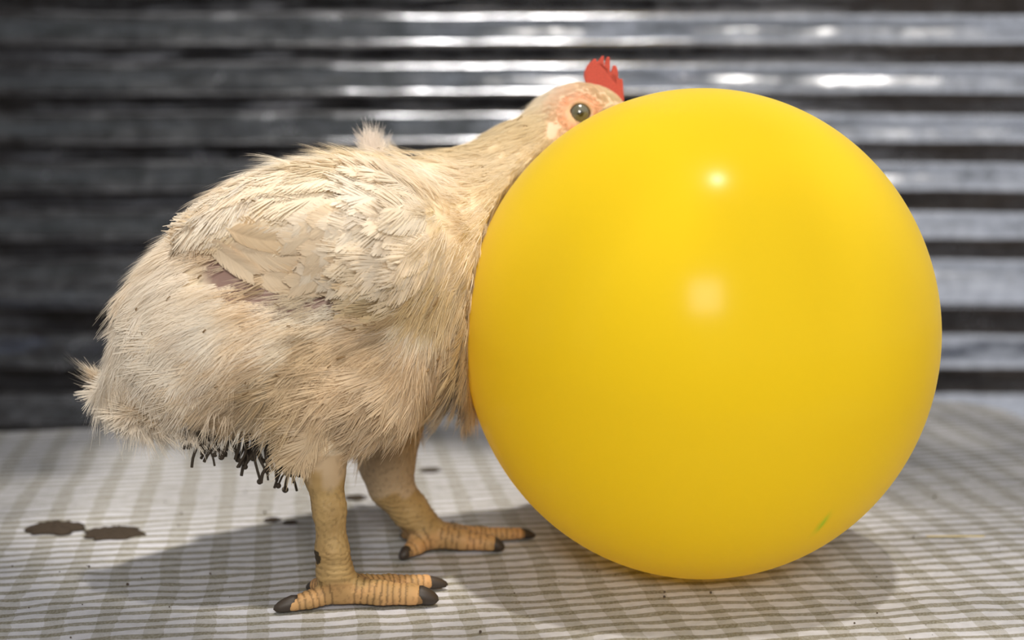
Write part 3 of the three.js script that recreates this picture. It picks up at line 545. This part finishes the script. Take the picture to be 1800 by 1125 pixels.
// wing: each large feather a piece of its own
{
  const wing = new THREE.Group(); wing.name = 'wing'; chicken.add(wing);
  const bigG = [31, 32, 33, 34].map((s) => feather(s, { n: 64, flat: 1.1, w: 0.20, loose: 0.03, curl: 0, cup: 0.25, seg: 4, ang: 0.55 }));
  const tones = [WHITE, CREAM, mix3(CREAM, TAN, 0.40), mix3(CREAM, TAN, 0.70)].map((c) => phys({ color: lin(...c), roughness: 1, transmission: 0.25, thickness: 0, specularIntensity: 0.2, side: THREE.DoubleSide }));
  const r = rng(300), surf = (x, y) => { let z = 0.14; for (let i = 0; i < 60; i++) { const d = torsoD(x, y, z); if (d < 0.0004) break; z -= Math.max(d * 0.7, 0.0003); } return z; };
  const norm = (x, y, z) => { const e = 0.002; return V(torsoD(x + e, y, z) - torsoD(x - e, y, z), torsoD(x, y + e, z) - torsoD(x, y - e, z), torsoD(x, y, z + e) - torsoD(x, y, z - e)).normalize(); };
  const zcache = new Map(), height = (x, y) => { const k = Math.round(x * 1000) + ',' + Math.round(y * 1000); if (!zcache.has(k)) zcache.set(k, surf(Math.round(x * 1000) / 1000, Math.round(y * 1000) / 1000)); return zcache.get(k); };
  const smoothH = (x, y) => { const i = Math.floor(x * 500) / 500, j = Math.floor(y * 500) / 500, u = (x - i) * 500, v = (y - j) * 500; return lerp(lerp(height(i, j), height(i + 0.002, j), u), lerp(height(i, j + 0.002), height(i + 0.002, j + 0.002), u), v); };
  // a feather laid along the wing's rounded surface: root (x, y), heading a, bending by b along its length
  const put = (x, y, a, b, len, wide, tone, layer) => {
    const g = pick(bigG, r).clone(), p = g.attributes.position, z0 = smoothH(x, y);
    for (let i = 0; i < p.count; i++) {
      const s = p.getY(i) * len, w = p.getX(i) * len * wide, t = a + b * p.getY(i) * 0.5, X = x + Math.cos(t) * s + Math.sin(t) * w, Y = y + Math.sin(t) * s - Math.cos(t) * w;
      const edge = 0.2765 + 0.9 * (X + 0.155) ** 2 + 0.003, z = Math.max(smoothH(X, Math.max(Y, edge)), z0 - 0.055);
      p.setXYZ(i, X, Y, z + layer + p.getZ(i) * len * 0.5 + 0.0012 * p.getY(i));
    }
    const nn = g.attributes.normal; for (let i = 0; i < p.count; i++) { const X = p.getX(i), Y = Math.max(p.getY(i), 0.279), e = 0.003, q = V(-(smoothH(X + e, Y) - smoothH(X - e, Y)) / (2 * e), -(smoothH(X, Y + e) - smoothH(X, Y - e)) / (2 * e), 1).normalize(); nn.setXYZ(i, q.x * 0.8 + nn.getX(i) * 0.9, q.y * 0.8 + nn.getY(i) * 0.9, q.z); }
    inChicken(mesh('wing_feather', g, tones[tone], wing));
  };
  // rows from the lower edge upward; upper rows lap over lower ones
  for (let i = 0; i < 10; i++) { const t = i / 9; put(lerp(-0.222, -0.155, t), lerp(0.291, 0.280, t) + 0.002 * r(), lerp(-0.50, -0.02, t) + 0.05 * (r() - 0.5), lerp(0.55, 0.25, t), 0.066 + 0.012 * r(), 0.85, 1 + Math.floor(r() * 2), 0.0025); }
  for (let i = 0; i < 9; i++) { const t = i / 8; put(lerp(-0.226, -0.155, t), lerp(0.304, 0.293, t) + 0.002 * r(), lerp(-0.42, -0.05, t) + 0.06 * (r() - 0.5), lerp(0.5, 0.2, t), 0.058 + 0.010 * r(), 0.95, 1 + Math.floor(r() * 3), 0.0044); }
  for (let i = 0; i < 7; i++) { const t = i / 6; put(lerp(-0.222, -0.160, t), lerp(0.313, 0.304, t) + 0.003 * r(), lerp(-0.30, -0.05, t) + 0.08 * (r() - 0.5), 0.2, 0.044 + 0.008 * r(), 1.1, 1 + Math.floor(r() * 3), 0.0062); }
  // shoulder feathers pointing back over the ends of those rows, the foremost on top
  for (let i = 0; i < 34; i++) { const t = i / 33; put(lerp(-0.134, -0.082, t) + 0.006 * (r() - 0.5), lerp(0.280, 0.335, r()), Math.PI + 0.22 + 0.35 * (r() - 0.5), 0.15, 0.034 + 0.010 * r(), 1.35, 1 + Math.floor(r() * 2), 0.0074 + 0.0030 * t); }
  put(-0.240, 0.310, -0.78, 0.15, 0.046, 1.0, 2, 0.0075);
  put(-0.238, 0.318, 3.0, 0.4, 0.034, 1.0, 1, 0.005);
}
// dark matted tufts below the vent
{
  const r = rng(400), gs = [];
  for (let i = 0; i < 70; i++) {
    const t = r(), x = lerp(-0.272, -0.168, t), y0 = lerp(0.142, 0.113, t) + 0.006 * r(), z = 0.03 + 0.03 * (r() - 0.5), L = 0.012 + 0.026 * r() * r(), sx = (r() - 0.62) * 0.9;
    const c = new THREE.CatmullRomCurve3([V(x, y0 + 0.012, z), V(x + sx * L * 0.35, y0 - L * 0.35, z + 0.003 * (r() - 0.5)), V(x + sx * L * 0.9, y0 - L * 0.7, z), V(x + sx * L * 1.2 + 0.003 * (r() - 0.5), y0 - L, z)]);
    const g = new THREE.TubeGeometry(c, 10, 0.0009 + 0.0007 * r(), 5, false); gs.push(g);
    if (r() < 0.3) gs.push(new THREE.SphereGeometry(0.0022 + 0.001 * r(), 8, 6).translate(x + sx * L * 1.2, y0 - L, z));
  }
  gs.forEach((g) => g.deleteAttribute('uv'));
  tag(inChicken(mesh('matted_feathers', mergeGeometries(gs), std({ color: lin(0.035, 0.024, 0.014), roughness: 0.8 }), chicken)), null, null, null, 'stuff');
}
// bits of dirt caught in the plumage
{
  const s = sampler(nets[0], 501), r = rng(502), gs = []; let k = 0;
  while (k < 85) {
    const { p, n } = s.next(); if (legZone(p) || n.z < 0.2 || bal(p.x, p.y, p.z) < 0.02) continue; if (p.y > 0.25 && r() > 0.25) continue; k++;
    const d = comb(p, n).applyAxisAngle(n, (r() - 0.5) * 1.6), L = 0.002 + 0.010 * r() * r(), q = p.clone().addScaledVector(n, 0.009 + 0.003 * r());
    const pts = [q, q.clone().addScaledVector(d, L * 0.5).addScaledVector(n, 0.0008), q.clone().addScaledVector(d, L)];
    const g = new THREE.TubeGeometry(new THREE.CatmullRomCurve3(pts), 4, 0.0002 + 0.0006 * r() * r(), 5, false); g.deleteAttribute('uv'); gs.push(g);
  }
  tag(inChicken(mesh('dirt_specks', mergeGeometries(gs), std({ color: lin(0.20, 0.12, 0.05) }), chicken)), null, null, null, 'stuff');
}

// ---------- things lying on the cloth ----------
function dropping(name, x, z, a, b, h, seed, label, turn = 0) {
  const g = new THREE.SphereGeometry(1, 40, 20), p = g.attributes.position, nn = createNoise2D(rng(seed));
  for (let i = 0; i < p.count; i++) {
    const X = p.getX(i), Y = p.getY(i), Z = p.getZ(i), an = Math.atan2(Z, X), k = 1 + 0.22 * nn(Math.cos(an) * 1.4, Math.sin(an) * 1.4) + 0.06 * nn(Math.cos(an) * 5, Math.sin(an) * 5);
    p.setXYZ(i, X * a * k, Math.max(0, Y) * h * (1 + 0.45 * nn(X * 3, Z * 3)), Z * b * k);
  }
  g.computeVertexNormals(); g.rotateY(turn);
  const o = mesh(name, g, std({ color: lin(0.036, 0.023, 0.012), roughness: 0.85 })); o.position.set(x, 0.0008, z); return tag(o, label, 'dropping');
}
dropping('dropping', -0.445, -0.146, 0.026, 0.019, 0.006, 1, 'dark brown crusted dropping nearest the left border of the picture');
dropping('dropping_001', -0.383, -0.130, 0.030, 0.018, 0.005, 2, 'smooth oval brown dropping right of the crusted one, left of the chicken');
dropping('dropping_002', -0.238, -0.176, 0.008, 0.007, 0.002, 3, 'small dark crumb on the cloth left of the near leg');
dropping('dropping_003', -0.219, -0.168, 0.008, 0.006, 0.0015, 4, 'small dark crumb just left of the near leg');
dropping('dropping_004', -0.164, -0.256, 0.011, 0.009, 0.002, 5, 'blurred dark crumb between the two legs of the chicken');
dropping('dropping_005', -0.0915, -0.365, 0.012, 0.010, 0.002, 6, 'blurred dark crumb behind the far leg');
{
  const r = rng(600), gs = []; for (let i = 0; i < 150; i++) { const x = -0.5 + 1.05 * r(), z = -0.3 + 0.5 * r(); if (Math.hypot(x - BC.x, z - BC.z) < 0.03) continue; const s = 0.0003 + 0.0012 * r() ** 3; gs.push(new THREE.IcosahedronGeometry(s, 0).translate(x, s + 0.0016, z)); }
  tag(mesh('crumbs', mergeGeometries(gs), std({ color: lin(0.07, 0.05, 0.035) })), 'fine dark grit scattered over the checked cloth', 'grit', null, 'stuff');
  const c = new THREE.CatmullRomCurve3([V(0.395, 0.0026, -0.118), V(0.42, 0.0032, -0.116), V(0.45, 0.0028, -0.117)]);
  tag(mesh('straw', new THREE.TubeGeometry(c, 16, 0.0006, 6), std({ color: 0xd9c58a, roughness: 0.7 })), 'thin pale straw lying on the cloth right of the balloon', 'straw');
}
console.log('instances', [...pools.values()].map((p) => p.name + ' ' + p.m.length / 16).join(', '));
renderer.render(scene, camera);
